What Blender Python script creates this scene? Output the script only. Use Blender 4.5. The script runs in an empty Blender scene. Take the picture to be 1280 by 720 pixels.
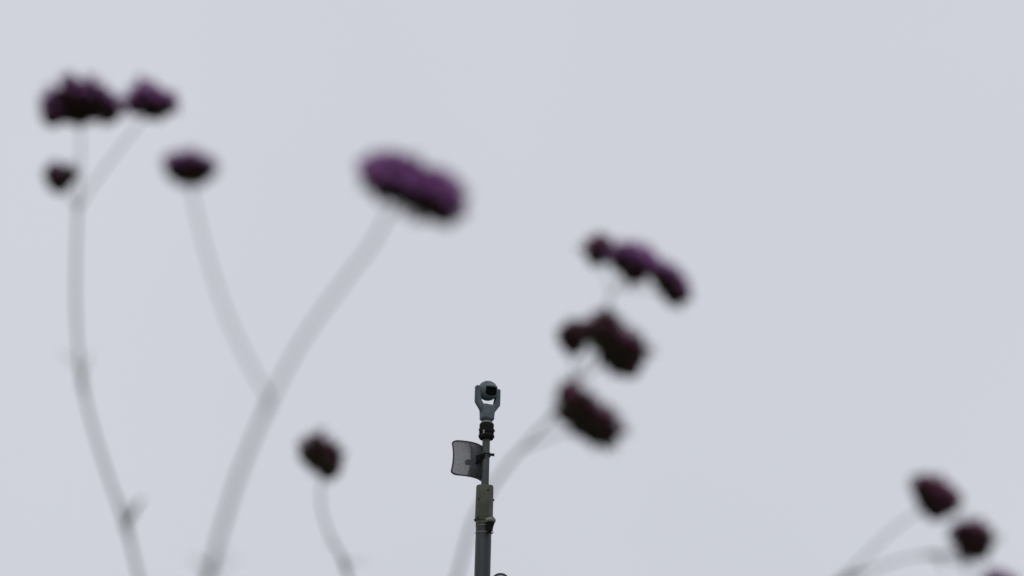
import bpy, bmesh, math, random
from mathutils import Vector, Matrix, noise as mnoise
random.seed(7)
S = bpy.context.scene
COL = S.collection
W_PX, H_PX = 1280.0, 720.0          # the photograph's frame, used to measure directions

# ------------------------------------------------------------------ camera
FOCAL = 70.0
FPX = W_PX * FOCAL / 36.0
PITCH, ROLL = math.radians(22.0), math.radians(1.45)
CAM = Vector((0, 0, 1.15))
Fw = Vector((0, math.cos(PITCH), math.sin(PITCH)))
R0, U0 = Vector((1, 0, 0)), Vector((0, -math.sin(PITCH), math.cos(PITCH)))
Rt = math.cos(ROLL) * R0 + math.sin(ROLL) * U0
Up = -math.sin(ROLL) * R0 + math.cos(ROLL) * U0
cd = bpy.data.cameras.new('camera')
cam = bpy.data.objects.new('camera', cd)
COL.objects.link(cam)
cam.matrix_world = Matrix(((Rt.x, Up.x, -Fw.x, CAM.x), (Rt.y, Up.y, -Fw.y, CAM.y), (Rt.z, Up.z, -Fw.z, CAM.z), (0, 0, 0, 1)))
cd.lens = FOCAL
cd.sensor_width = 36.0
cd.clip_start = 0.05
cd.clip_end = 20000
cd.dof.use_dof = True
cd.dof.focus_distance = 19.0
cd.dof.aperture_fstop = 7.4
S.camera = cam

# ------------------------------------------------------------------ sky (overcast)
SUN_EL, SUN_ROT = math.radians(58), math.radians(200)
wd = bpy.data.worlds.new('World')
S.world = wd
wd.use_nodes = True
nt = wd.node_tree
nt.nodes.clear()
out = nt.nodes.new('ShaderNodeOutputWorld')
bg = nt.nodes.new('ShaderNodeBackground')
bg.inputs['Strength'].default_value = 0.1
sky = nt.nodes.new('ShaderNodeTexSky')
sky.sky_type = 'NISHITA'
sky.sun_disc = False
sky.sun_elevation = SUN_EL
sky.sun_rotation = SUN_ROT
sky.dust_density = 3.0
tc = nt.nodes.new('ShaderNodeTexCoord')
nz = nt.nodes.new('ShaderNodeTexNoise')          # cloud deck: wide, very faint folds
nz.inputs['Scale'].default_value = 2.3
nz.inputs['Detail'].default_value = 3.0
nz.inputs['Roughness'].default_value = 0.45
nt.links.new(tc.outputs['Generated'], nz.inputs['Vector'])
rmp = nt.nodes.new('ShaderNodeValToRGB')
rmp.color_ramp.elements[0].position = 0.25
rmp.color_ramp.elements[0].color = (6.07, 6.27, 6.84, 1)
rmp.color_ramp.elements[1].position = 0.75
rmp.color_ramp.elements[1].color = (6.67, 6.85, 7.42, 1)
nt.links.new(nz.outputs['Fac'], rmp.inputs['Fac'])
mx = nt.nodes.new('ShaderNodeMixRGB')
mx.inputs['Fac'].default_value = 0.965
nt.links.new(sky.outputs['Color'], mx.inputs['Color1'])
nt.links.new(rmp.outputs['Color'], mx.inputs['Color2'])
nt.links.new(mx.outputs['Color'], bg.inputs['Color'])
nt.links.new(bg.outputs['Background'], out.inputs['Surface'])

sl = bpy.data.lights.new('sun', 'SUN')
sl.energy = 0.5
sl.angle = math.radians(40)
sl.color = (1.0, 0.97, 0.93)
so = bpy.data.objects.new('sun', sl)
COL.objects.link(so)
sd = Vector((math.sin(SUN_ROT) * math.cos(SUN_EL), math.cos(SUN_ROT) * math.cos(SUN_EL), math.sin(SUN_EL)))
so.rotation_euler = sd.to_track_quat('Z', 'Y').to_euler()
so.location = sd * 30

S.view_settings.view_transform = 'Standard'
S.view_settings.look = 'None'
S.view_settings.exposure = 0.0
S.view_settings.gamma = 1.0
S.view_settings.use_curve_mapping = False
S.cycles.use_denoising = True
S.cycles.use_adaptive_sampling = False
S.cycles.max_bounces = 8

# ------------------------------------------------------------------ helpers
def ray_point(px, py, d):
    """the place in the world seen at (px, py) of the photograph, d metres in front of the camera"""
    return CAM + (Fw + Rt * ((px - W_PX / 2) / FPX) + Up * ((H_PX / 2 - py) / FPX)) * d

def project(p):
    q = p - CAM
    z = q.dot(Fw)
    return W_PX / 2 + FPX * q.dot(Rt) / z, H_PX / 2 - FPX * q.dot(Up) / z

def mat(name, col, col2=None, rough=0.6, metal=0.0, scale=20, bump=0.0, bscale=None, transl=0.0, spec=0.5, stretch=None):
    m = bpy.data.materials.new(name)
    m.use_nodes = True
    n = m.node_tree
    b = n.nodes['Principled BSDF']
    b.inputs['Roughness'].default_value = rough
    b.inputs['Metallic'].default_value = metal
    b.inputs['Specular IOR Level'].default_value = spec
    t = n.nodes.new('ShaderNodeTexCoord')
    mp = n.nodes.new('ShaderNodeMapping')
    if stretch: mp.inputs['Scale'].default_value = stretch
    n.links.new(t.outputs['Object'], mp.inputs['Vector'])
    z = n.nodes.new('ShaderNodeTexNoise')
    z.inputs['Scale'].default_value = scale
    z.inputs['Detail'].default_value = 5
    n.links.new(mp.outputs['Vector'], z.inputs['Vector'])
    r = n.nodes.new('ShaderNodeValToRGB')
    r.color_ramp.elements[0].position = 0.35
    r.color_ramp.elements[1].position = 0.65
    r.color_ramp.elements[0].color = (*col, 1)
    r.color_ramp.elements[1].color = (*(col2 or col), 1)
    n.links.new(z.outputs['Fac'], r.inputs['Fac'])
    n.links.new(r.outputs['Color'], b.inputs['Base Color'])
    if bump:
        z2 = n.nodes.new('ShaderNodeTexNoise')
        z2.inputs['Scale'].default_value = bscale or scale * 3
        n.links.new(t.outputs['Object'], z2.inputs['Vector'])
        bp = n.nodes.new('ShaderNodeBump')
        bp.inputs['Strength'].default_value = bump
        bp.inputs['Distance'].default_value = 0.002
        n.links.new(z2.outputs['Fac'], bp.inputs['Height'])
        n.links.new(bp.outputs['Normal'], b.inputs['Normal'])
    if transl:
        tr = n.nodes.new('ShaderNodeBsdfTranslucent')
        n.links.new(r.outputs['Color'], tr.inputs['Color'])
        ms = n.nodes.new('ShaderNodeMixShader')
        ms.inputs['Fac'].default_value = transl
        n.links.new(b.outputs['BSDF'], ms.inputs[1])
        n.links.new(tr.outputs['BSDF'], ms.inputs[2])
        n.links.new(ms.outputs['Shader'], n.nodes['Material Output'].inputs['Surface'])
    return m

M = dict(
    grass=mat('meadow', (.035, .055, .018), (.06, .08, .03), .95, scale=1.3, bump=.5, bscale=30),
    soil=mat('bed_soil', (.03, .022, .015), (.06, .045, .03), .95, scale=14, bump=.8, bscale=60),
    stem=mat('stem_green', (.035, .05, .03), (.06, .065, .045), .7, scale=60),
    leaf=mat('leaf_green', (.03, .06, .025), (.055, .09, .035), .6, scale=40, transl=.25),
    calyx=mat('calyx_maroon', (.038, .018, .015), (.060, .026, .026), .8, scale=350, spec=.2),
    calyx_green=mat('calyx_green', (.032, .036, .018), (.055, .045, .028), .8, scale=350, spec=.2),
    petal=mat('petal_violet', (.36, .12, .39), (.52, .23, .56), .8, scale=400, transl=.35, spec=.15),
    petal_dark=mat('petal_plum', (.21, .055, .12), (.33, .11, .22), .8, scale=400, transl=.25, spec=.15),
    ptz=mat('blue_grey_enamel', (.105, .130, .152), (.140, .168, .192), .62, scale=18, bump=.1, bscale=400, spec=.25),
    ptz_dark=mat('blue_grey_seal', (.055, .075, .09), (.07, .09, .105), .55, scale=30),
    rubber=mat('black_plastic', (.005, .006, .007), (.010, .012, .013), .75, scale=60, bump=.2, bscale=300, spec=.2),
    glass=mat('window_glass', (.006, .006, .006), (.012, .010, .008), .12, scale=20, spec=.15),
    zinc=mat('weathered_zinc', (.30, .31, .31), (.45, .45, .44), .45, metal=.7, scale=90, bump=.2),
    pole=mat('galvanised_pole', (.050, .055, .058), (.085, .091, .093), .55, metal=.15, scale=14, bump=.15, bscale=120, stretch=(1, 1, .25)),
    pole_low=mat('dark_painted_pole', (.015, .019, .021), (.030, .036, .040), .5, scale=9, bump=.15, bscale=120, stretch=(1, 1, .2)),
    olive=mat('olive_enamel', (.058, .064, .043), (.092, .096, .070), .65, scale=11, bump=.2, bscale=160),
    grid=mat('grid_wire', (.07, .075, .08), (.11, .112, .12), .55, metal=.2, scale=40),
    frame=mat('grid_frame', (.025, .028, .035), (.045, .047, .055), .5, scale=40),
    cap=mat('bone_plastic', (.17, .165, .14), (.23, .225, .19), .6, scale=45),
    lens=mat('fitting_lens', (.35, .35, .37), (.42, .42, .45), .25, scale=30),
    concrete=mat('footing_concrete', (.25, .24, .22), (.34, .33, .31), .9, scale=12, bump=.6, bscale=70),
)

class MB:
    def __init__(self): self.bm = bmesh.new()
    def mesh(self, name, material, smooth=None):
        me = bpy.data.meshes.new(name)
        bmesh.ops.recalc_face_normals(self.bm, faces=self.bm.faces)
        self.bm.to_mesh(me); self.bm.free()
        me.materials.append(material)
        if smooth is not None:
            me.polygons.foreach_set('use_smooth', [True] * len(me.polygons))
            me.set_sharp_from_angle(angle=math.radians(smooth))
        return me
    def build(self, name, material, parent=None, smooth=35, loc=None, rot=None):
        return link(name, self.mesh(name, material, smooth), parent, loc, rot)
    def box(self, c, s, bevel=0, seg=2, rot=None):
        r = bmesh.ops.create_cube(self.bm, size=1)
        vs = r['verts']
        bmesh.ops.scale(self.bm, vec=s, verts=vs)
        if bevel:
            es = list({e for v in vs for e in v.link_edges})
            rb = bmesh.ops.bevel(self.bm, geom=es, offset=bevel, segments=seg, affect='EDGES', profile=.6)
            vs = list({v for f in rb['faces'] for v in f.verts} | {v for v in vs if v.is_valid})
        if rot is not None: bmesh.ops.transform(self.bm, matrix=rot.to_4x4(), verts=vs)
        bmesh.ops.translate(self.bm, vec=c, verts=vs)
    def lathe(self, prof, n=32, mtx=None, sx=1, sy=1, close=True):
        """profile of (radius, z) turned about z"""
        rings = []
        for r, z in prof:
            ring = []
            for i in range(n):
                a = 2 * math.pi * i / n
                p = Vector((r * math.cos(a) * sx, r * math.sin(a) * sy, z))
                if mtx: p = mtx @ p
                ring.append(self.bm.verts.new(p))
            rings.append(ring)
        for a, b in zip(rings, rings[1:]):
            for i in range(n):
                j = (i + 1) % n
                self.bm.faces.new((a[i], a[j], b[j], b[i]))
        if close:
            self.bm.faces.new(rings[0][::-1]); self.bm.faces.new(rings[-1])
    def tube(self, pts, rad, n=6, twist=0.0):
        pts = [Vector(p) for p in pts]
        if not hasattr(rad, '__len__'): rad = [rad] * len(pts)
        prev = None; ref = None
        for k, p in enumerate(pts):
            t = (pts[min(k + 1, len(pts) - 1)] - pts[max(k - 1, 0)]).normalized()
            if ref is None:
                ref = t.orthogonal().normalized()
            ref = (ref - t * ref.dot(t)).normalized()
            b = t.cross(ref)
            ring = []
            for i in range(n):
                a = 2 * math.pi * i / n + twist
                ring.append(self.bm.verts.new(p + (ref * math.cos(a) + b * math.sin(a)) * rad[k]))
            if prev:
                for i in range(n):
                    j = (i + 1) % n
                    self.bm.faces.new((prev[i], prev[j], ring[j], ring[i]))
            else:
                self.bm.faces.new(ring[::-1])
            prev = ring
        self.bm.faces.new(prev)

def link(name, me, parent=None, loc=None, rot=None):
    o = bpy.data.objects.new(name, me)
    COL.objects.link(o)
    if parent is not None: o.parent = parent
    if loc is not None: o.location = loc
    if rot is not None: o.rotation_euler = rot
    return o

def thing(name, label, cat, loc=(0, 0, 0), rz=0.0, group=None):
    o = bpy.data.objects.new(name, None)
    o.empty_display_size = .05
    COL.objects.link(o)
    o.location = loc; o.rotation_euler = (0, 0, rz)
    o['label'] = label; o['category'] = cat
    if group: o['group'] = group
    return o

def smooth_path(pts, sub=8):
    pts = [Vector(p) for p in pts]
    P = [pts[0] * 2 - pts[1]] + pts + [pts[-1] * 2 - pts[-2]]
    res = []
    for i in range(1, len(P) - 2):
        a, b, c, d = P[i - 1:i + 3]
        for k in range(sub):
            t = k / sub
            res.append(.5 * ((2 * b) + (c - a) * t + (2 * a - 5 * b + 4 * c - d) * t * t + (3 * b - a - 3 * c + d) * t ** 3))
    res.append(pts[-1])
    return res

# ------------------------------------------------------------------ ground
m = MB()
n, R = 48, 6000.0
rows = []
for j in range(n + 1):
    row = []
    for i in range(n + 1):
        u, v = (i / n * 2 - 1), (j / n * 2 - 1)
        x, y = R * u * abs(u) ** 2.2, R * v * abs(v) ** 2.2
        d = math.hypot(x, y)
        z = mnoise.noise(Vector((x * .01, y * .01, 0))) * min(6, max(0, d - 40) * .01)
        row.append(m.bm.verts.new((x, y, z)))
    rows.append(row)
for j in range(n):
    for i in range(n):
        m.bm.faces.new((rows[j][i], rows[j][i + 1], rows[j + 1][i + 1], rows[j + 1][i]))
g = m.build('ground', M['grass'])
g['kind'] = 'structure'
# a planting bed of bare earth under the flowers
m = MB()
cv = m.bm.verts.new((0, 0.95, .07))
ring0 = []; ring1 = []
for i in range(40):
    a = 2 * math.pi * i / 40
    w = 1 + .12 * mnoise.noise(Vector((math.cos(a), math.sin(a), 3)))
    ring0.append(m.bm.verts.new((1.0 * w * math.cos(a), .95 + .42 * w * math.sin(a), .06 + .015 * mnoise.noise(Vector((a * 3, 1, 1))))))
    ring1.append(m.bm.verts.new((1.15 * w * math.cos(a), .95 + .52 * w * math.sin(a), -.02)))
for i in range(40):
    j = (i + 1) % 40
    m.bm.faces.new((cv, ring0[i], ring0[j])); m.bm.faces.new((ring0[i], ring1[i], ring1[j], ring0[j]))
b = m.build('planting_bed', M['soil'])
b['kind'] = 'structure'

# ------------------------------------------------------------------ the mast
DM = 19.0
PX = DM / FPX                                   # metres to a pixel at the mast
axis0 = ray_point(604.6, 660, DM)
AX, AY = axis0.x, axis0.y
def mz(py):
    """height on the mast's axis seen at row py"""
    lo, hi = 0.0, 20.0
    for _ in range(50):
        mid = (lo + hi) / 2
        if project(Vector((AX, AY, mid)))[1] > py: lo = mid
        else: hi = mid
    return (lo + hi) / 2

mast = thing('camera_mast', 'slim dark grey steel mast with an olive box sleeve, standing against the sky', 'mast', (AX, AY, 0))
Zc_top, Zc_bot = mz(607.5), mz(651)
Z_up_top = mz(547)
rL, rU = 10.0 * PX, 4.85 * PX
m = MB()
m.lathe([(.21, 0.0), (.21, .02), (rL + .012, .022), (rL + .012, .06), (rL, .07), (rL, mz(676)), (rL * .985, mz(675.5)), (rL * .985, mz(658)), (rL * 1.0, mz(656))], 40)
lp = m.build('lower_pole', M['pole_low'], mast)
m = MB()
m.lathe([(.034, Zc_top - .03), (rU, Zc_top - .03), (rU, Z_up_top), (rU * .9, Z_up_top + .002)], 28)
up = m.build('upper_pole', M['pole'], mast)
m = MB()
m.box((0, 0, -.06), (.9, .9, .16), .02)
m.build('concrete_footing', M['concrete'], mast)
for k in range(4):
    a = math.pi / 4 + k * math.pi / 2
    m = MB(); m.lathe([(.014, .0), (.014, .03), (.006, .032), (.006, .06)], 6)
    m.build('anchor_bolt', M['zinc'], mast, loc=(.17 * math.cos(a), .17 * math.sin(a), .02))
# olive sleeve box: rounded shell with a seam, a drip lip and a foot
w2, d2 = 10.9 * PX, 9.6 * PX
def rounded(bm_, hw, hd, c, z, n=5):
    pts = []
    for (sx, sy, a0) in ((1, -1, -90), (1, 1, 0), (-1, 1, 90), (-1, -1, 180)):
        for i in range(n + 1):
            a = math.radians(a0 + 90 * i / n)
            pts.append(bm_.verts.new((sx * (hw - c) + c * math.cos(a), sy * (hd - c) + c * math.sin(a), z)))
    return pts
def loft(mb, levels):
    rings = [rounded(mb.bm, *l) for l in levels]
    for a, b_ in zip(rings, rings[1:]):
        for i in range(len(a)):
            j = (i + 1) % len(a)
            mb.bm.faces.new((a[i], a[j], b_[j], b_[i]))
    mb.bm.faces.new(rings[0][::-1]); mb.bm.faces.new(rings[-1])
m = MB()
loft(m, [(w2 * .93, d2 * .93, .045, Zc_bot - .045), (w2 * .93, d2 * .93, .045, Zc_bot - .002), (w2 * 1.06, d2 * 1.04, .05, Zc_bot), (w2 * 1.06, d2 * 1.04, .05, Zc_bot + .014),
         (w2 * 1.03, d2 * 1.02, .045, Zc_bot + .018), (w2, d2, .045, Zc_top - .02), (w2 * .95, d2 * .95, .042, Zc_top - .006), (w2 * .8, d2 * .8, .035, Zc_top)])
bx = m.build('sleeve_box', M['olive'], mast, smooth=30)
m = MB()   # front cover plate, slightly proud
m.box((-.004, -d2 - .002, (Zc_top + Zc_bot) / 2 - .005), (w2 * 1.15, .010, (Zc_top - Zc_bot) * .84), .004)
m.build('cover_plate', M['olive'], bx, smooth=30)
def bolt(px, py, parent, r=.0075, dy=None, side=0):
    z = mz(py)
    ax_px = project(Vector((AX, AY, z)))[0]
    x = (px - ax_px) * PX
    m = MB()
    if side:
        mt = Matrix.Translation(((w2 + .001) * side, -.02, z)) @ Matrix.Rotation(math.pi / 2 * side, 4, 'Y')
    else:
        mt = Matrix.Translation((x, -(d2 + .004) if dy is None else dy, z - .026)) @ Matrix.Rotation(math.pi / 2, 4, 'X')
    m.lathe([(r * 1.3, -.004), (r * 1.3, .003), (r, .004), (r, .010), (r * .6, .012)], 8, mt)
    m.build('screw', M['rubber'], parent, smooth=30)
bolt(610.3, 612, bx); bolt(598.4, 623, bx); bolt(597.6, 646.5, bx); bolt(0, 625.5, bx, .009, side=1); bolt(0, 647.5, bx, .009, side=1)
bolt(594, 651, bx, .008, side=-1)
# steel bands round the pole under the sleeve
for py in (658.3, 666.6):
    z = mz(py)
    m = MB(); m.lathe([(rL * .99, z - .0045), (rL + .003, z - .0045), (rL + .003, z + .0045), (rL * .99, z + .0045)], 40)
    m.build('steel_band', M['cap'], mast)
# black coupling between pole and camera
m = MB()
za, zb, zc, zd, ze = mz(549), mz(546), mz(543), mz(541), mz(529.5)
m.lathe([(rU + .001, za - .002), (8.6 * PX, za), (10.3 * PX, zb), (10.3 * PX, zb + .010), (8.4 * PX, zc), (8.2 * PX, zd - .004), (9.2 * PX, zd), (9.2 * PX, (zd + ze) / 2 - .006),
         (8.9 * PX, (zd + ze) / 2 - .004), (8.9 * PX, (zd + ze) / 2 + .002), (9.2 * PX, (zd + ze) / 2 + .004), (9.2 * PX, ze - .01), (8.4 * PX, ze), (6.2 * PX, ze + .004)], 36)
cp = m.build('coupling', M['rubber'], mast, smooth=28)
for k in range(8):
    a = math.radians(-112 + k * 45)
    m = MB()
    m.lathe([(.007, 0), (.007, .022), (.010, .023), (.010, .034), (.004, .036)], 6)
    m.build('hex_bolt', M['zinc'] if k == 0 else M['rubber'], cp, smooth=20, loc=(8.9 * PX * math.cos(a), 8.9 * PX * math.sin(a), zc - .012))
for a in (-8, 100, 205):
    mt = Matrix.Translation((0, 0, zd + .02)) @ Matrix.Rotation(math.radians(a), 4, 'Z') @ Matrix.Rotation(math.pi / 2, 4, 'Y')
    m = MB(); m.lathe([(.013, 8.8 * PX), (.013, 10.3 * PX), (.008, 10.6 * PX)], 10, mt)
    m.build('clamp_knob', M['rubber'], cp, smooth=30)

# ------------------------------------------------------------------ pan-tilt camera on top
YAW = math.radians(27)
Zb = ze + .004
ptz = thing('security_camera', 'blue-grey ball-shaped camera held in a fork at the very top of the mast', 'camera', (AX, AY, Zb), YAW)
h = lambda py: mz(py) - Zb
m = MB()
m.lathe([(6.0 * PX, -.002), (6.6 * PX, .004), (6.6 * PX, .014), (7.2 * PX, .016)], 32)
m.build('neck_ring', M['zinc'], ptz)
hb, ht = h(526.5), h(507)
m = MB()       # body
loft(m, [(6.4 * PX, 6.0 * PX, .04, hb), (8.0 * PX, 7.6 * PX, .045, hb + .012), (8.3 * PX, 7.9 * PX, .04, hb + .020), (8.3 * PX, 7.9 * PX, .035, hb + .034),
         (8.7 * PX, 8.2 * PX, .028, ht - .03), (8.7 * PX, 7.8 * PX, .026, ht - .012), (8.3 * PX, 7.0 * PX, .022, ht)])
m.build('body', M['ptz'], ptz, smooth=30)
m = MB()
loft(m, [(8.5 * PX, 8.1 * PX, .036, hb + .022), (8.5 * PX, 8.1 * PX, .036, hb + .028)])
m.build('seal', M['ptz_dark'], ptz, smooth=30)
hc = h(488.5) + .0
RB = 13.0 * PX
# fork: extruded outline in the local x-z plane
xo, xi = .134, .092
zt = hc + .028
def arm(s):
    m = MB()
    outl = [(xi, zt - .004), (xi + .012, zt + .006), (xo - .010, zt + .006), (xo, zt - .006), (xo, hc - .128), (xo - .006, hc - .142), (8.5 * PX, ht - .078), (5.5 * PX, ht - .070), (5.5 * PX, ht + .001), (xi - .030, ht + .010), (xi - .012, ht + .030), (xi, hc - .060)]
    hd = .023
    fr = [m.bm.verts.new((s * x, -hd, z)) for x, z in outl]
    bk = [m.bm.verts.new((s * x, hd, z)) for x, z in outl]
    k = len(outl)
    m.bm.faces.new(fr); m.bm.faces.new(bk[::-1])
    for i in range(k): m.bm.faces.new((fr[i], bk[i], bk[(i + 1) % k], fr[(i + 1) % k]))
    bmesh.ops.bevel(m.bm, geom=[e for e in m.bm.edges if abs(e.verts[0].co.y - e.verts[1].co.y) < 1e-5], offset=.008, segments=2, affect='EDGES')
    a = m.build('fork_arm', M['ptz'], ptz, smooth=30)
    m = MB()
    m.lathe([(.032, xi - .008), (.032, xi), (.030, xi + .002)], 24, Matrix.Translation((0, 0, hc)) @ Matrix.Rotation(s * math.pi / 2, 4, 'Y'))
    m.build('pivot', M['ptz_dark'], a)
arm(-1); arm(1)
# ball housing, tilted a little down
TILT = math.radians(16)
ball = bpy.data.objects.new('ball_housing', None)
m = MB()
prof = []
for i in range(25):
    a = -math.pi / 2 + math.pi * i / 24
    r, z = RB * math.cos(a), RB * math.sin(a)
    prof.append((max(r, .0008), z))
m.lathe(prof, 48)
# cut a flat window recess facing -y
for v in m.bm.verts:
    x, y, z = v.co
    if y < 0:
        q = max(abs(x - .008) / (.060), abs(z + .004) / (.044))
        if q < 1 and y < -.055: v.co.y = -.060
bo = m.build('ball_housing', M['ptz'], ptz, smooth=40, loc=(0, 0, hc), rot=(TILT, 0, 0))
m = MB()
loft(m, [(.050, .037, .026, .050), (.054, .041, .030, .056), (.054, .041, .030, .076), (.051, .038, .028, .080)])
bmesh.ops.transform(m.bm, matrix=Matrix.Translation((.008, 0, 0)) @ Matrix.Rotation(math.pi / 2, 4, 'X'), verts=m.bm.verts)
m.build('window', M['glass'], bo, smooth=30)
m = MB()   # lens ring behind the window glass
m.lathe([(.026, .0), (.026, .010), (.020, .011), (.018, .004), (.010, .003)], 24, Matrix.Translation((-.006, -.0765, -.002)) @ Matrix.Rotation(math.pi / 2, 4, 'X'))
m.build('lens', M['rubber'], bo, smooth=30)
m = MB()   # visor above the window
nseg = 16
for (r0, r1, zz0, zz1) in ((RB * .72, RB * 1.13, .045, .056),):
    rows = []
    for i in range(nseg + 1):
        a = math.radians(-90 - 40 + 80 * i / nseg)
        k = math.cos(math.radians(-40 + 80 * i / nseg) * 1.2)
        ro = r0 + (r1 - r0) * max(.15, k)
        drop = -.014 * (1 - k)
        rows.append([m.bm.verts.new(p) for p in ((r0 * math.cos(a), r0 * math.sin(a), zz0 + drop), (ro * math.cos(a), ro * math.sin(a), zz0 - .006 + drop),
                                                   (ro * math.cos(a), ro * math.sin(a), zz1 - .004 + drop), (r0 * math.cos(a), r0 * math.sin(a), zz1 + .014 + drop))])
    for p, q in zip(rows, rows[1:]):
        for i in range(4): m.bm.faces.new((p[i], p[(i + 1) % 4], q[(i + 1) % 4], q[i]))
    m.bm.faces.new(rows[0]); m.bm.faces.new(rows[-1][::-1])
m.build('visor', M['ptz'], bo, smooth=40)
m = MB()
m.lathe([(.005, 0), (.005, .003), (.003, .004)], 8, Matrix.Translation(Vector((-.045, -.045, .0705)).normalized() * (RB - .001)) @ Vector((-.045, -.045, .0705)).to_track_quat('Z', 'Y').to_matrix().to_4x4())
m.build('screw', M['rubber'], bo)
m = MB()   # wiper arm under the window
m.tube([(.02, -.085, -.052), (.0, -.082, -.046), (-.040, -.078, -.040)], .0028, 6)
m.build('wiper', M['rubber'], bo)

# ------------------------------------------------------------------ grid dish antenna left of the mast
T = math.radians(45)
Vz = mz(575)
Vp = Vector((AX + (597.0 - project(Vector((AX, AY, Vz)))[0]) * PX, AY, Vz))
ant = thing('grid_antenna', 'curved wire grid dish antenna clamped to the mast below the ball camera', 'antenna', Vp)
Wd, kd, bd, Hh = .222, .106, .034, 22.3 * PX
axd = Vector((-math.cos(T), math.sin(T), 0)); hd_ = Vector((math.sin(T), math.cos(T), 0))
def dish(u, w):
    if u > 0: u *= .80
    return hd_ * (u * Wd) + axd * (kd * u * u + bd * w * w) + Vector((0, 0, w * Hh))
def wmax(u):    # rounded corners
    c = .24
    au = abs(u)
    if au <= 1 - c: return 1.0
    t = (au - (1 - c)) / c
    return 1 - c * .85 * (1 - math.sqrt(max(0, 1 - t * t)))
m = MB()
for i in range(60):
    u = -.985 + 1.97 * i / 59
    wm = wmax(u)
    m.tube([dish(u, -wm + 2 * wm * k / 8) for k in range(9)], .0031, 4)
for j in range(41):
    w = -.97 + 1.94 * j / 40
    um = 1 - max(0, (abs(w) - .84)) * .6
    m.tube([dish(-um + 2 * um * k / 12, w) + hd_ * 0 for k in range(13)], .0030, 4)
m.build('reflector_grid', M['grid'], ant, smooth=None)
m = MB()
loop = []
N = 72
c = .2
for sgn in (1,):
    top = [(u, wmax(u)) for u in [(-1 + 2 * k / 40) for k in range(41)]]
    # denser at corners
    us = [-1] + [-1 + .2 * (1 - math.cos(math.pi / 2 * k / 5)) for k in range(1, 6)] + [-.7 + 1.4 * k / 14 for k in range(15)] + [1 - .2 * (1 - math.cos(math.pi / 2 * (5 - k) / 5)) for k in range(0, 5)] + [1]
    we = [wmax(1) * (1 - 2 * k / 10) for k in range(1, 10)]
    loop = [dish(u, wmax(u)) for u in us] + [dish(1, w) for w in we] + [dish(u, -wmax(u)) for u in us[::-1]] + [dish(-1, -w) for w in we]
loop.append(loop[0])
m.tube(loop, .0082, 6)
m.build('rim', M['frame'], ant, smooth=60)
for u0, rr in ((-.36, .0075), (.10, .006), (.5, .006)):
    m = MB(); m.tube([dish(u0, -1 + 2 * k / 10) + Vector((.006, -.008, 0)) for k in range(11)], rr, 6)
    m.build('rib', M['frame'], ant, smooth=60)
m = MB()   # backing plate stiffening the hub half
pl = []
for i in range(9):
    u = -.30 + .9 * i / 8
    pl.append([m.bm.verts.new(dish(u, w) + Vector((.004, .006, 0))) for w in (-.97, -.5, 0, .74)])
for p, q in zip(pl, pl[1:]):
    for k in range(3): m.bm.faces.new((p[k], p[k + 1], q[k + 1], q[k]))
bmesh.ops.solidify(m.bm, geom=m.bm.faces[:], thickness=.002)
m.build('backing_plate', M['frame'], ant)
m = MB()   # feed on its boom, in front of the dish
m.tube([Vector((0, 0, 0)), axd * .135], .009, 10)
bm_ = m.build('feed_boom', M['rubber'], ant)
m = MB()
q = axd.to_track_quat('Z', 'Y').to_matrix().to_4x4()
m.lathe([(.012, .115), (.026, .118), (.028, .125), (.028, .150), (.020, .160), (.006, .164)], 20, q)
m.build('feed', M['rubber'], bm_)
# bracket and clamp to the pole (pole axis in antenna space)
pa = Vector((AX, AY, Vz)) - Vp
m = MB()
m.box((.010, -.010, .012), (.05, .045, .06), .006, rot=Matrix.Rotation(-.6, 3, 'Z'))
m.tube([(.0, -.012, .010), (pa.x * .5, -.03, .028), (pa.x - .01, -.040, .052)], .016, 8)
m.tube([(.0, -.004, -.012), (pa.x * .5, -.02, .004), (pa.x - .01, -.036, .022)], .014, 8)
m.tube([(-.012, -.012, .030), (.012, -.035, .034), (pa.x * .6, -.042, .050)], .007, 8)
m.tube([(-.03, -.01, -.045), (.02, -.025, -.02), (pa.x * .75, -.03, .03)], .010, 8)
br = m.build('bracket', M['rubber'], ant)
zcl = mz(568.3) - Vz
m = MB()
m.lathe([(rU + .001, zcl - .020), (rU + .010, zcl - .020), (rU + .010, zcl + .014), (rU + .001, zcl + .014)], 28, Matrix.Translation((pa.x, pa.y, 0)))
m.box((pa.x + rU + .020, -.012, zcl - .003), (.044, .030, .020), .003)
m.build('clamp', M['pole'], ant)
for dy in (-.022, .010):
    m = MB()
    m.tube([(pa.x - .02, dy - .03, zcl + .002), (pa.x + rU + .045, dy - .012, zcl - .006)], .006, 8)
    m.lathe([(.011, 0), (.011, .010)], 6, Matrix.Translation((pa.x + rU + .036, dy - .012, zcl - .006)) @ Matrix.Rotation(math.pi / 2, 4, 'Y'))
    m.build('clamp_bolt', M['rubber'], ant, smooth=30)

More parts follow.
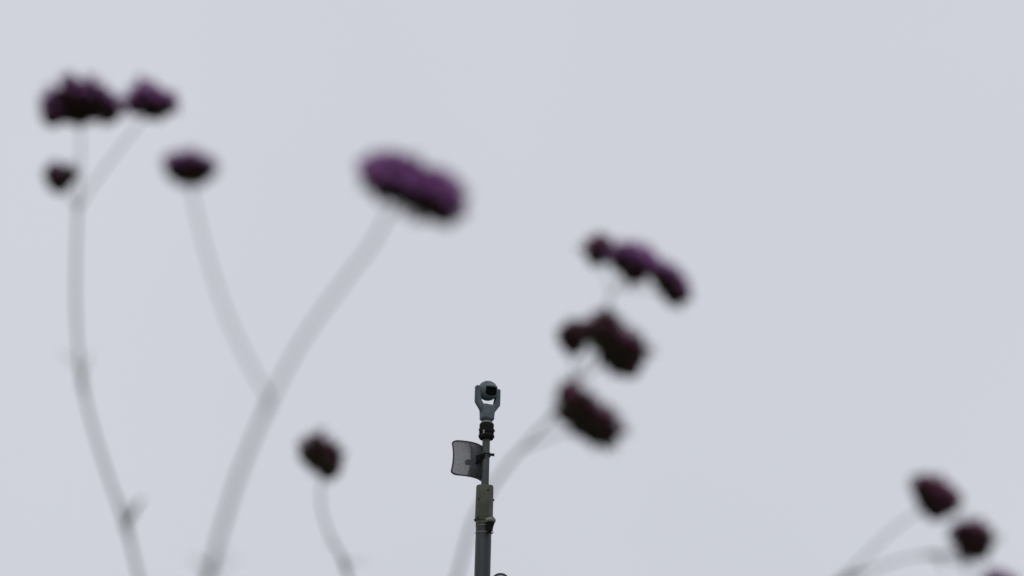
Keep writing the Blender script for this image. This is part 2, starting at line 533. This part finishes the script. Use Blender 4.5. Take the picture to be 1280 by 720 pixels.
# ------------------------------------------------------------------ mushroom sensor right of the pole below the sleeve
zs = mz(655)
sx_ = (613.3 - 604.8) * PX
sen = thing('light_sensor', 'small mushroom-shaped sensor with pale cap, strapped under the olive box of the mast', 'sensor', (AX + sx_, AY - rL - .030, zs - .015))
m = MB()
m.lathe([(.041, .004), (.048, .012), (.050, .026), (.045, .040), (.032, .047), (.014, .049)], 28)
m.build('cap', M['cap'], sen)
m = MB()
m.lathe([(.012, -.088), (.022, -.080), (.026, -.050), (.031, -.028), (.038, -.008), (.041, .0035)], 28)
nk = m.build('neck', M['rubber'], sen)
m = MB()
m.box((.0, .020, -.062), (.034, .050, .060), .004)
m.build('strap_block', M['rubber'], sen)
m = MB()
m.lathe([(.013, 0), (.013, .012), (.006, .013), (.006, .022)], 6, Matrix.Translation((.010, -.004, -.098)) @ Matrix.Rotation(math.radians(75), 4, 'Y'))
m.build('bolt', M['zinc'], sen)

# ------------------------------------------------------------------ round fitting at the bottom edge, right of the pole
ctr_px = (625.3, 728.2)
zf = mz(728.2)
fx = (ctr_px[0] - project(Vector((AX, AY, zf)))[0]) * PX
fit = thing('round_floodlight', 'round dark-rimmed lamp just right of the mast, mostly below the bottom edge', 'lamp', (AX + fx, AY - .03, zf), math.radians(-4))
q = Matrix.Rotation(math.radians(90 - 8), 4, 'X')
m = MB()
m.lathe([(.070, -.075), (.082, -.05), (.088, -.012), (.088, .016), (.078, .018), (.076, .004), (.02, .002)], 40, q)
m.build('housing', M['pole_low'], fit)
m = MB()
m.lathe([(.076, .005), (.060, .012), (.03, .017), (.004, .019)], 40, q)
m.build('lens', M['lens'], fit)
m = MB()
m.tube([(0, .07, -.01), (-fx * .5, .06, -.03), (-fx + .02, .03, -.03)], .014, 8)
m.build('arm', M['pole_low'], fit)
m = MB()
m.lathe([(rL + .001, -.06), (rL + .008, -.06), (rL + .008, 0), (rL + .001, 0)], 36, Matrix.Translation((-fx, .03, 0)))
m.build('collar', M['pole_low'], fit)

# ------------------------------------------------------------------ verbena
def spray_dirs(n):
    ga = math.pi * (3 - math.sqrt(5))
    for i in range(n):
        z = 1 - 2 * (i + .5) / n
        r = math.sqrt(1 - z * z)
        yield Vector((r * math.cos(ga * i), r * math.sin(ga * i), z))

def add_calyx(bm, base, d, ln, r):
    ref = d.orthogonal().normalized(); b = d.cross(ref)
    rings = []
    for t, rr in ((0, .45), (.45, 1.0), (.85, .85)):
        rings.append([bm.verts.new(base + d * ln * t + (ref * math.cos(a) + b * math.sin(a)) * r * rr) for a in (0, 1.2566, 2.5133, 3.7699, 5.0265)])
    for A_, B_ in zip(rings, rings[1:]):
        for i in range(5):
            bm.faces.new((A_[i], A_[(i + 1) % 5], B_[(i + 1) % 5], B_[i]))
    tip = bm.verts.new(base + d * ln)
    for i in range(5): bm.faces.new((rings[-1][i], rings[-1][(i + 1) % 5], tip))

def add_floret(bm, base, d, r):
    ref = d.orthogonal().normalized(); b = d.cross(ref)
    c0 = base + d * r * .9
    # tube
    t0 = [bm.verts.new(base + (ref * math.cos(a) + b * math.sin(a)) * r * .14) for a in (0, 2.094, 4.189)]
    t1 = [bm.verts.new(c0 + (ref * math.cos(a) + b * math.sin(a)) * r * .2) for a in (0, 2.094, 4.189)]
    for i in range(3): bm.faces.new((t0[i], t0[(i + 1) % 3], t1[(i + 1) % 3], t1[i]))
    c = bm.verts.new(c0)
    ph = random.random() * 6
    for k in range(5):
        a = ph + k * 1.2566
        def P(da, rr, h): return bm.verts.new(c0 + (ref * math.cos(a + da) + b * math.sin(a + da)) * r * rr + d * r * h)
        v1, v2, v3, v4 = P(-.46, .75, .10), P(-.18, 1.05, .02), P(.18, 1.05, .02), P(.46, .75, .10)
        bm.faces.new((c, v1, v2)); bm.faces.new((c, v2, v3)); bm.faces.new((c, v3, v4))

def flower_head(plant, lumps, d, axis, bloom, thr, dark=False, green=False, label=None):
    """a corymb of short spikes; lumps = (px, py, radius px[, depth offset m]); axis = way it faces; returns base point"""
    org = plant.location
    s = d / FPX
    cx = sum(l[0] for l in lumps) / len(lumps); cy = sum(l[1] for l in lumps) / len(lumps)
    C = ray_point(cx, cy, d)
    rmean = sum(l[2] for l in lumps) / len(lumps) * s
    mc, mp, mg = MB(), MB(), MB()
    base = C - axis * rmean * 1.2
    for l in lumps:
        dz = l[3] if len(l) > 3 else random.uniform(-.5, .5) * rmean
        r = l[2] * s * 1.15
        c = ray_point(l[0], l[1], d + dz) - axis * r * .18
        # short twig carrying the spike
        foot = c - axis * r * .55
        mg.tube([base - org, (base * .5 + foot * .5 - axis * r * .15) - org, c - org], [.0008, .0007, .0007], 5)
        n = int(40 + 12000 * r)
        for dirn in spray_dirs(n):
            dv = (dirn + Vector((random.gauss(0, .12), random.gauss(0, .12), random.gauss(0, .12)))).normalized()
            up = dv.dot(axis)
            rr = r * (1.0 if up > -.3 else 1.0 + .12 * (up + .3))
            loose = random.random() < .30
            rr *= random.uniform(1.02, 1.38) if loose else random.uniform(.84, 1.03)
            ln = random.uniform(.0030, .0042)
            dd = (dv + axis * .25).normalized()
            bp = c + dv * max(rr - ln, rr * .35)
            add_calyx(mc.bm if (up > -.35 or not green) else mg.bm, bp - org, dd, ln, .00095)
            if up > thr + (-.15 if loose else .0) and random.random() < bloom * (1.3 if loose else .85):
                add_floret(mp.bm, bp + dd * ln * .85 - org, (dd + Vector((random.gauss(0, .3), random.gauss(0, .3), random.gauss(0, .3)))).normalized(), random.uniform(.0016, .0024))
        for dirn in spray_dirs(45):
            add_calyx(mc.bm, c + dirn * r * .42 - org, dirn, .0035, .0012)
    hd = mc.build('flower_head', M['calyx'], plant, smooth=50)
    if label: hd['label'] = label
    mg.build('twigs', M['calyx_green'], hd, smooth=50)['kind'] = 'stuff'
    if len(mp.bm.faces):
        mp.build('petals', M['petal_dark'] if dark else M['petal'], hd, smooth=None)['kind'] = 'stuff'
    else: mp.bm.free()
    return base

LEAF = None
def leaf_mesh():
    m = MB()
    n = 12
    L = .085
    left, mid, right = [], [], []
    for i in range(n + 1):
        t = i / n
        w = .011 * math.sin(math.pi * t ** .8) * (1 + .18 * (i % 2)) + .0004
        z = -.018 * t * t
        mid.append(m.bm.verts.new((t * L, 0, z)))
        left.append(m.bm.verts.new((t * L, w, z + w * .3)))
        right.append(m.bm.verts.new((t * L, -w, z + w * .3)))
    for i in range(n):
        m.bm.faces.new((mid[i], mid[i + 1], left[i + 1], left[i]))
        m.bm.faces.new((mid[i], right[i], right[i + 1], mid[i + 1]))
    return m.mesh('leaf', M['leaf'], 60)
LEAF = leaf_mesh()

def shoot(plant, p0, p1, w=.0022):
    """a narrow bract or young side shoot at a node"""
    m = MB()
    p0 = p0 - plant.location; p1 = p1 - plant.location
    d = p1 - p0
    side = d.cross(Vector((0, .3, 1))).normalized()
    nrm = side.cross(d).normalized()
    L, R_, Mi = [], [], []
    for i in range(8):
        t = i / 7
        c = p0 + d * t + nrm * d.length * .12 * math.sin(t * 3)
        ww = .75 * w * (.35 + .65 * math.sin(math.pi * min(1, t * .9 + .1))) * (1 - t * .3)
        Mi.append(m.bm.verts.new(c)); L.append(m.bm.verts.new(c + side * ww + nrm * ww * .4)); R_.append(m.bm.verts.new(c - side * ww + nrm * ww * .4))
    for i in range(7):
        m.bm.faces.new((Mi[i], Mi[i + 1], L[i + 1], L[i])); m.bm.faces.new((Mi[i], R_[i], R_[i + 1], Mi[i + 1]))
    m.build('bract', M['leaf'], plant, smooth=60)

def stem_piece(name, plant, pts, r0, r1, nodes=()):
    path = smooth_path(pts, 8)
    n = len(path)
    rad = []
    for k, p in enumerate(path):
        t = k / (n - 1)
        r = r0 + (r1 - r0) * t
        for q, amp in nodes:
            dd = (p - q).length
            r += amp * math.exp(-(dd / .0045) ** 2)
        rad.append(r)
    m = MB()
    m.tube([p - plant.location for p in path], [q * .80 for q in rad], 8)
    return m.build(name, M['stem'], plant, smooth=50)

GROUP = 'purple verbena plants close to the lens'
def new_plant(label, root):
    return thing('verbena_plant', label, 'plant', root, 0, GROUP)

def lower_growth(plant, p_low, r_low, k):
    """the stem below the frame down to the soil, with pairs of toothed leaves"""
    root = plant.location
    a = p_low
    pts = [root.copy(), root.lerp(a, .35) + Vector((.012, -.01, 0)), root.lerp(a, .7) + Vector((-.008, .012, 0)), a]
    stem_piece('stem', plant, pts, r_low * 1.9, r_low)
    for i, t in enumerate((.12, .28, .46, .64)):
        c = root.lerp(a, t)
        for s in (0, 1):
            o = link('leaf', LEAF, plant, c - root, (random.uniform(-.2, .2), random.uniform(-.1, .35), k + i * math.pi / 2 + s * math.pi))
            sc = (1.5 - t) * random.uniform(.85, 1.1)
            o.scale = (sc, sc, sc)

UPW = Vector((0, 0, 1))
def leanaxis(dx, dy=0.0): return Vector((dx, dy, 1)).normalized()

# --- plant at the far left
dA = .94
pA = lambda x, y, dz=0: ray_point(x, y, dA + dz)
rt = pA(215, 800); A = new_plant('tall verbena at far left, broad purple head and smaller head side by side, bud below', Vector((rt.x + .02, rt.y + .02, .05)))
n1, n2, n3 = pA(158, 660), pA(103, 480), pA(97, 262)
low = pA(190, 775)
lower_growth(A, low, .00125, .3)
h1 = flower_head(A, [(94, 118, 20), (118, 124, 20), (74, 133, 18), (134, 138, 14), (101, 139, 16), (66, 144, 10)], dA, leanaxis(.02), .75, .12)
h2 = flower_head(A, [(184, 120, 16), (202, 130, 14), (172, 129, 12), (190, 134, 12)], dA + .015, leanaxis(.15), .9, -.05)
h3 = flower_head(A, [(67, 217, 10), (84, 217, 9), (74, 226, 12)], dA - .01, leanaxis(-.25), .25, .3, green=True)
stem_piece('stem', A, [low, pA(172, 715), n1, pA(127, 570), n2, pA(95, 390), pA(95, 320), n3], .00125, .0009, ((n1, .0009), (n2, .0008)))
stem_piece('branch', A, [n3, pA(100, 215), pA(101, 170), h1], .0006, .0005, ((n3, .0004),))
stem_piece('branch', A, [n3, pA(118, 228, .005), pA(150, 185, .01), h2], .0007, .00055)
stem_piece('branch', A, [n3, pA(88, 248, -.005), h3], .0006, .0005)
shoot(A, n2, pA(72, 440, .01), .0016); shoot(A, n2, pA(118, 440, .02), .0008)
shoot(A, n1, pA(180, 622, -.01), .0018); shoot(A, n1, pA(150, 620, .02), .0010)

# --- plant with the big drooping head
dB = .73
pB = lambda x, y, dz=0: ray_point(x, y, dB + dz)
rt = pB(235, 850); B = new_plant('verbena forking into the largest, oblong purple head and a small head on its left branch', Vector((rt.x - .01, rt.y + .03, .05)))
nb, nb0 = pB(338, 500), pB(262, 716)
low = pB(247, 780)
lower_growth(B, low, .00125, 1.1)
hB = flower_head(B, [(474, 219, 20), (487, 212, 18), (499, 223, 24), (515, 230, 26), (530, 240, 27), (545, 247, 26), (553, 249, 23), (484, 228, 19), (512, 219, 15), (530, 230, 17), (549, 240, 16)], dB, leanaxis(.38, -.15), 1.0, -.15)
hB2 = flower_head(B, [(221, 209, 12), (252, 210, 12), (237, 208, 15), (230, 216, 11), (245, 217, 11)], dB + .09, leanaxis(.0), .8, .1)
stem_piece('stem', B, [low, nb0, pB(293, 610), pB(318, 545), nb], .00135, .0011, ((nb0, .0006), (nb, .0007)))
stem_piece('branch', B, [nb, pB(375, 430), pB(420, 365), pB(465, 305), pB(486, 268), hB], .0009, .0007)
stem_piece('branch', B, [nb, pB(312, 455, .02), pB(282, 390, .045), pB(258, 315, .07), pB(243, 255, .085), hB2], .00075, .0006)
shoot(B, nb0, pB(292, 690, .01), .0014); shoot(B, nb0, pB(232, 700, -.01), .0012)
shoot(B, pB(255, 745), pB(305, 700, .02), .0018)

# --- single small head
dC = 1.0
pC = lambda x, y, dz=0: ray_point(x, y, dC + dz)
rt = pC(500, 900); Cc = new_plant('short verbena with a single small maroon head, low down left of the mast', Vector((rt.x, rt.y + .02, .05)))
nc = pC(431, 706)
low = pC(452, 780)
lower_growth(Cc, low, .001, 2.0)
hC = flower_head(Cc, [(397, 561, 17), (410, 570, 17), (389, 568, 12), (411, 584, 13), (402, 573, 15)], dC, leanaxis(-.12), .3, .35, dark=True, green=True)
stem_piece('stem', Cc, [low, nc, pC(412, 668), pC(401, 630), hC], .001, .0007, ((nc, .0011),))
shoot(Cc, nc, pC(405, 678, .01), .0018); shoot(Cc, nc, pC(458, 706, .01), .0012)

# --- tall spray to the right of the mast
dD = .92
pD = lambda x, y, dz=0: ray_point(x, y, dD + dz)
rt = pD(540, 860); D = new_plant('verbena with three tiers of dark plum heads, its stem crossing in front of the mast', Vector((rt.x, rt.y + .02, .05)))
low = pD(552, 780)
lower_growth(D, low, .0012, 2.7)
nd1, nd2 = pD(690, 520), pD(742, 442)
ax = leanaxis(.42)
hD1 = flower_head(D, [(748, 314, 15), (750, 306, 9)], dD + .02, leanaxis(.0), .4, .2, dark=True, green=True)
hD2 = flower_head(D, [(781, 322, 17), (801, 328, 17), (793, 338, 15), (809, 330, 9)], dD, leanaxis(.25), .75, .0)
hD3 = flower_head(D, [(829, 344, 12), (838, 353, 16), (845, 365, 15)], dD - .01, ax, .6, .2)
hD4 = flower_head(D, [(720, 414, 15), (716, 426, 14), (710, 418, 11)], dD + .02, leanaxis(-.2), .25, .3, dark=True)
hD5 = flower_head(D, [(757, 402, 14), (750, 415, 17), (764, 425, 19), (779, 437, 20), (790, 440, 19), (775, 452, 14), (738, 416, 9), (788, 458, 10), (762, 442, 13)], dD, ax, .45, .15, dark=True, green=True)
hD6 = flower_head(D, [(712, 492, 14), (722, 504, 19), (732, 518, 21), (747, 529, 22), (757, 538, 18), (712, 513, 15), (726, 528, 14), (748, 542, 12)], dD - .02, ax, .4, .2, dark=True, green=True)
stem_piece('stem', D, [low, pD(573, 715), pD(592, 650), pD(628, 590), pD(664, 548), nd1, pD(716, 478), nd2], .0013, .0007, ((nd1, .0003),))
stem_piece('branch', D, [nd2, pD(755, 400), pD(764, 370), pD(778, 350), hD2], .0006, .0005)
stem_piece('branch', D, [pD(764, 370), pD(757, 345, .01), hD1], .0004, .0004)
stem_piece('branch', D, [pD(770, 360), pD(800, 362, -.005), hD3], .0004, .0004)
stem_piece('branch', D, [pD(716, 478), pD(716, 450, .01), hD4], .0006, .0005)
stem_piece('branch', D, [pD(716, 478), pD(738, 466, 0), hD5], .0007, .0006)
stem_piece('branch', D, [pD(652, 562), pD(672, 553, -.01), pD(700, 542, -.015), hD6], .0007, .0006)
stem_piece('branch', D, [nd1, pD(700, 516, -.01), hD6], .0006, .0005)
shoot(D, nd1, pD(684, 490, .01), .0012)

# --- plant at the right corner
dE = .90
pE = lambda x, y, dz=0: ray_point(x, y, dE + dz)
rt = pE(960, 860); E = new_plant('verbena in the bottom right corner with dark heads on thin slanting branches', Vector((rt.x, rt.y + .02, .05)))
ne = pE(1040, 733)
low = pE(1000, 790)
lower_growth(E, low, .0012, .9)
hE1 = flower_head(E, [(1155, 611, 12), (1169, 617, 16), (1184, 627, 14), (1171, 634, 13), (1160, 622, 13)], dE, ax, .8, .15, dark=True)
hE2 = flower_head(E, [(1206, 668, 15), (1221, 671, 16), (1212, 681, 16), (1223, 684, 12)], dE + .01, leanaxis(.15), .7, .3, dark=True)
hE3 = flower_head(E, [(1245, 728, 10), (1257, 733, 11)], dE + .01, leanaxis(.2), .7, .2)
stem_piece('stem', E, [low, pE(1022, 755), ne], .0012, .0009)
stem_piece('branch', E, [ne, pE(1075, 702), pE(1110, 668), pE(1140, 645), hE1], .0007, .00045)
ne2 = pE(1165, 693)
stem_piece('branch', E, [ne, pE(1080, 716), pE(1125, 700), ne2, hE2], .0008, .00045, ((ne2, .0007),))
stem_piece('branch', E, [ne2, pE(1200, 705), hE3], .0006, .0006)
shoot(E, ne, pE(1092, 716, -.01), .0018)
shoot(E, ne2, pE(1180, 712, .01), .0012)
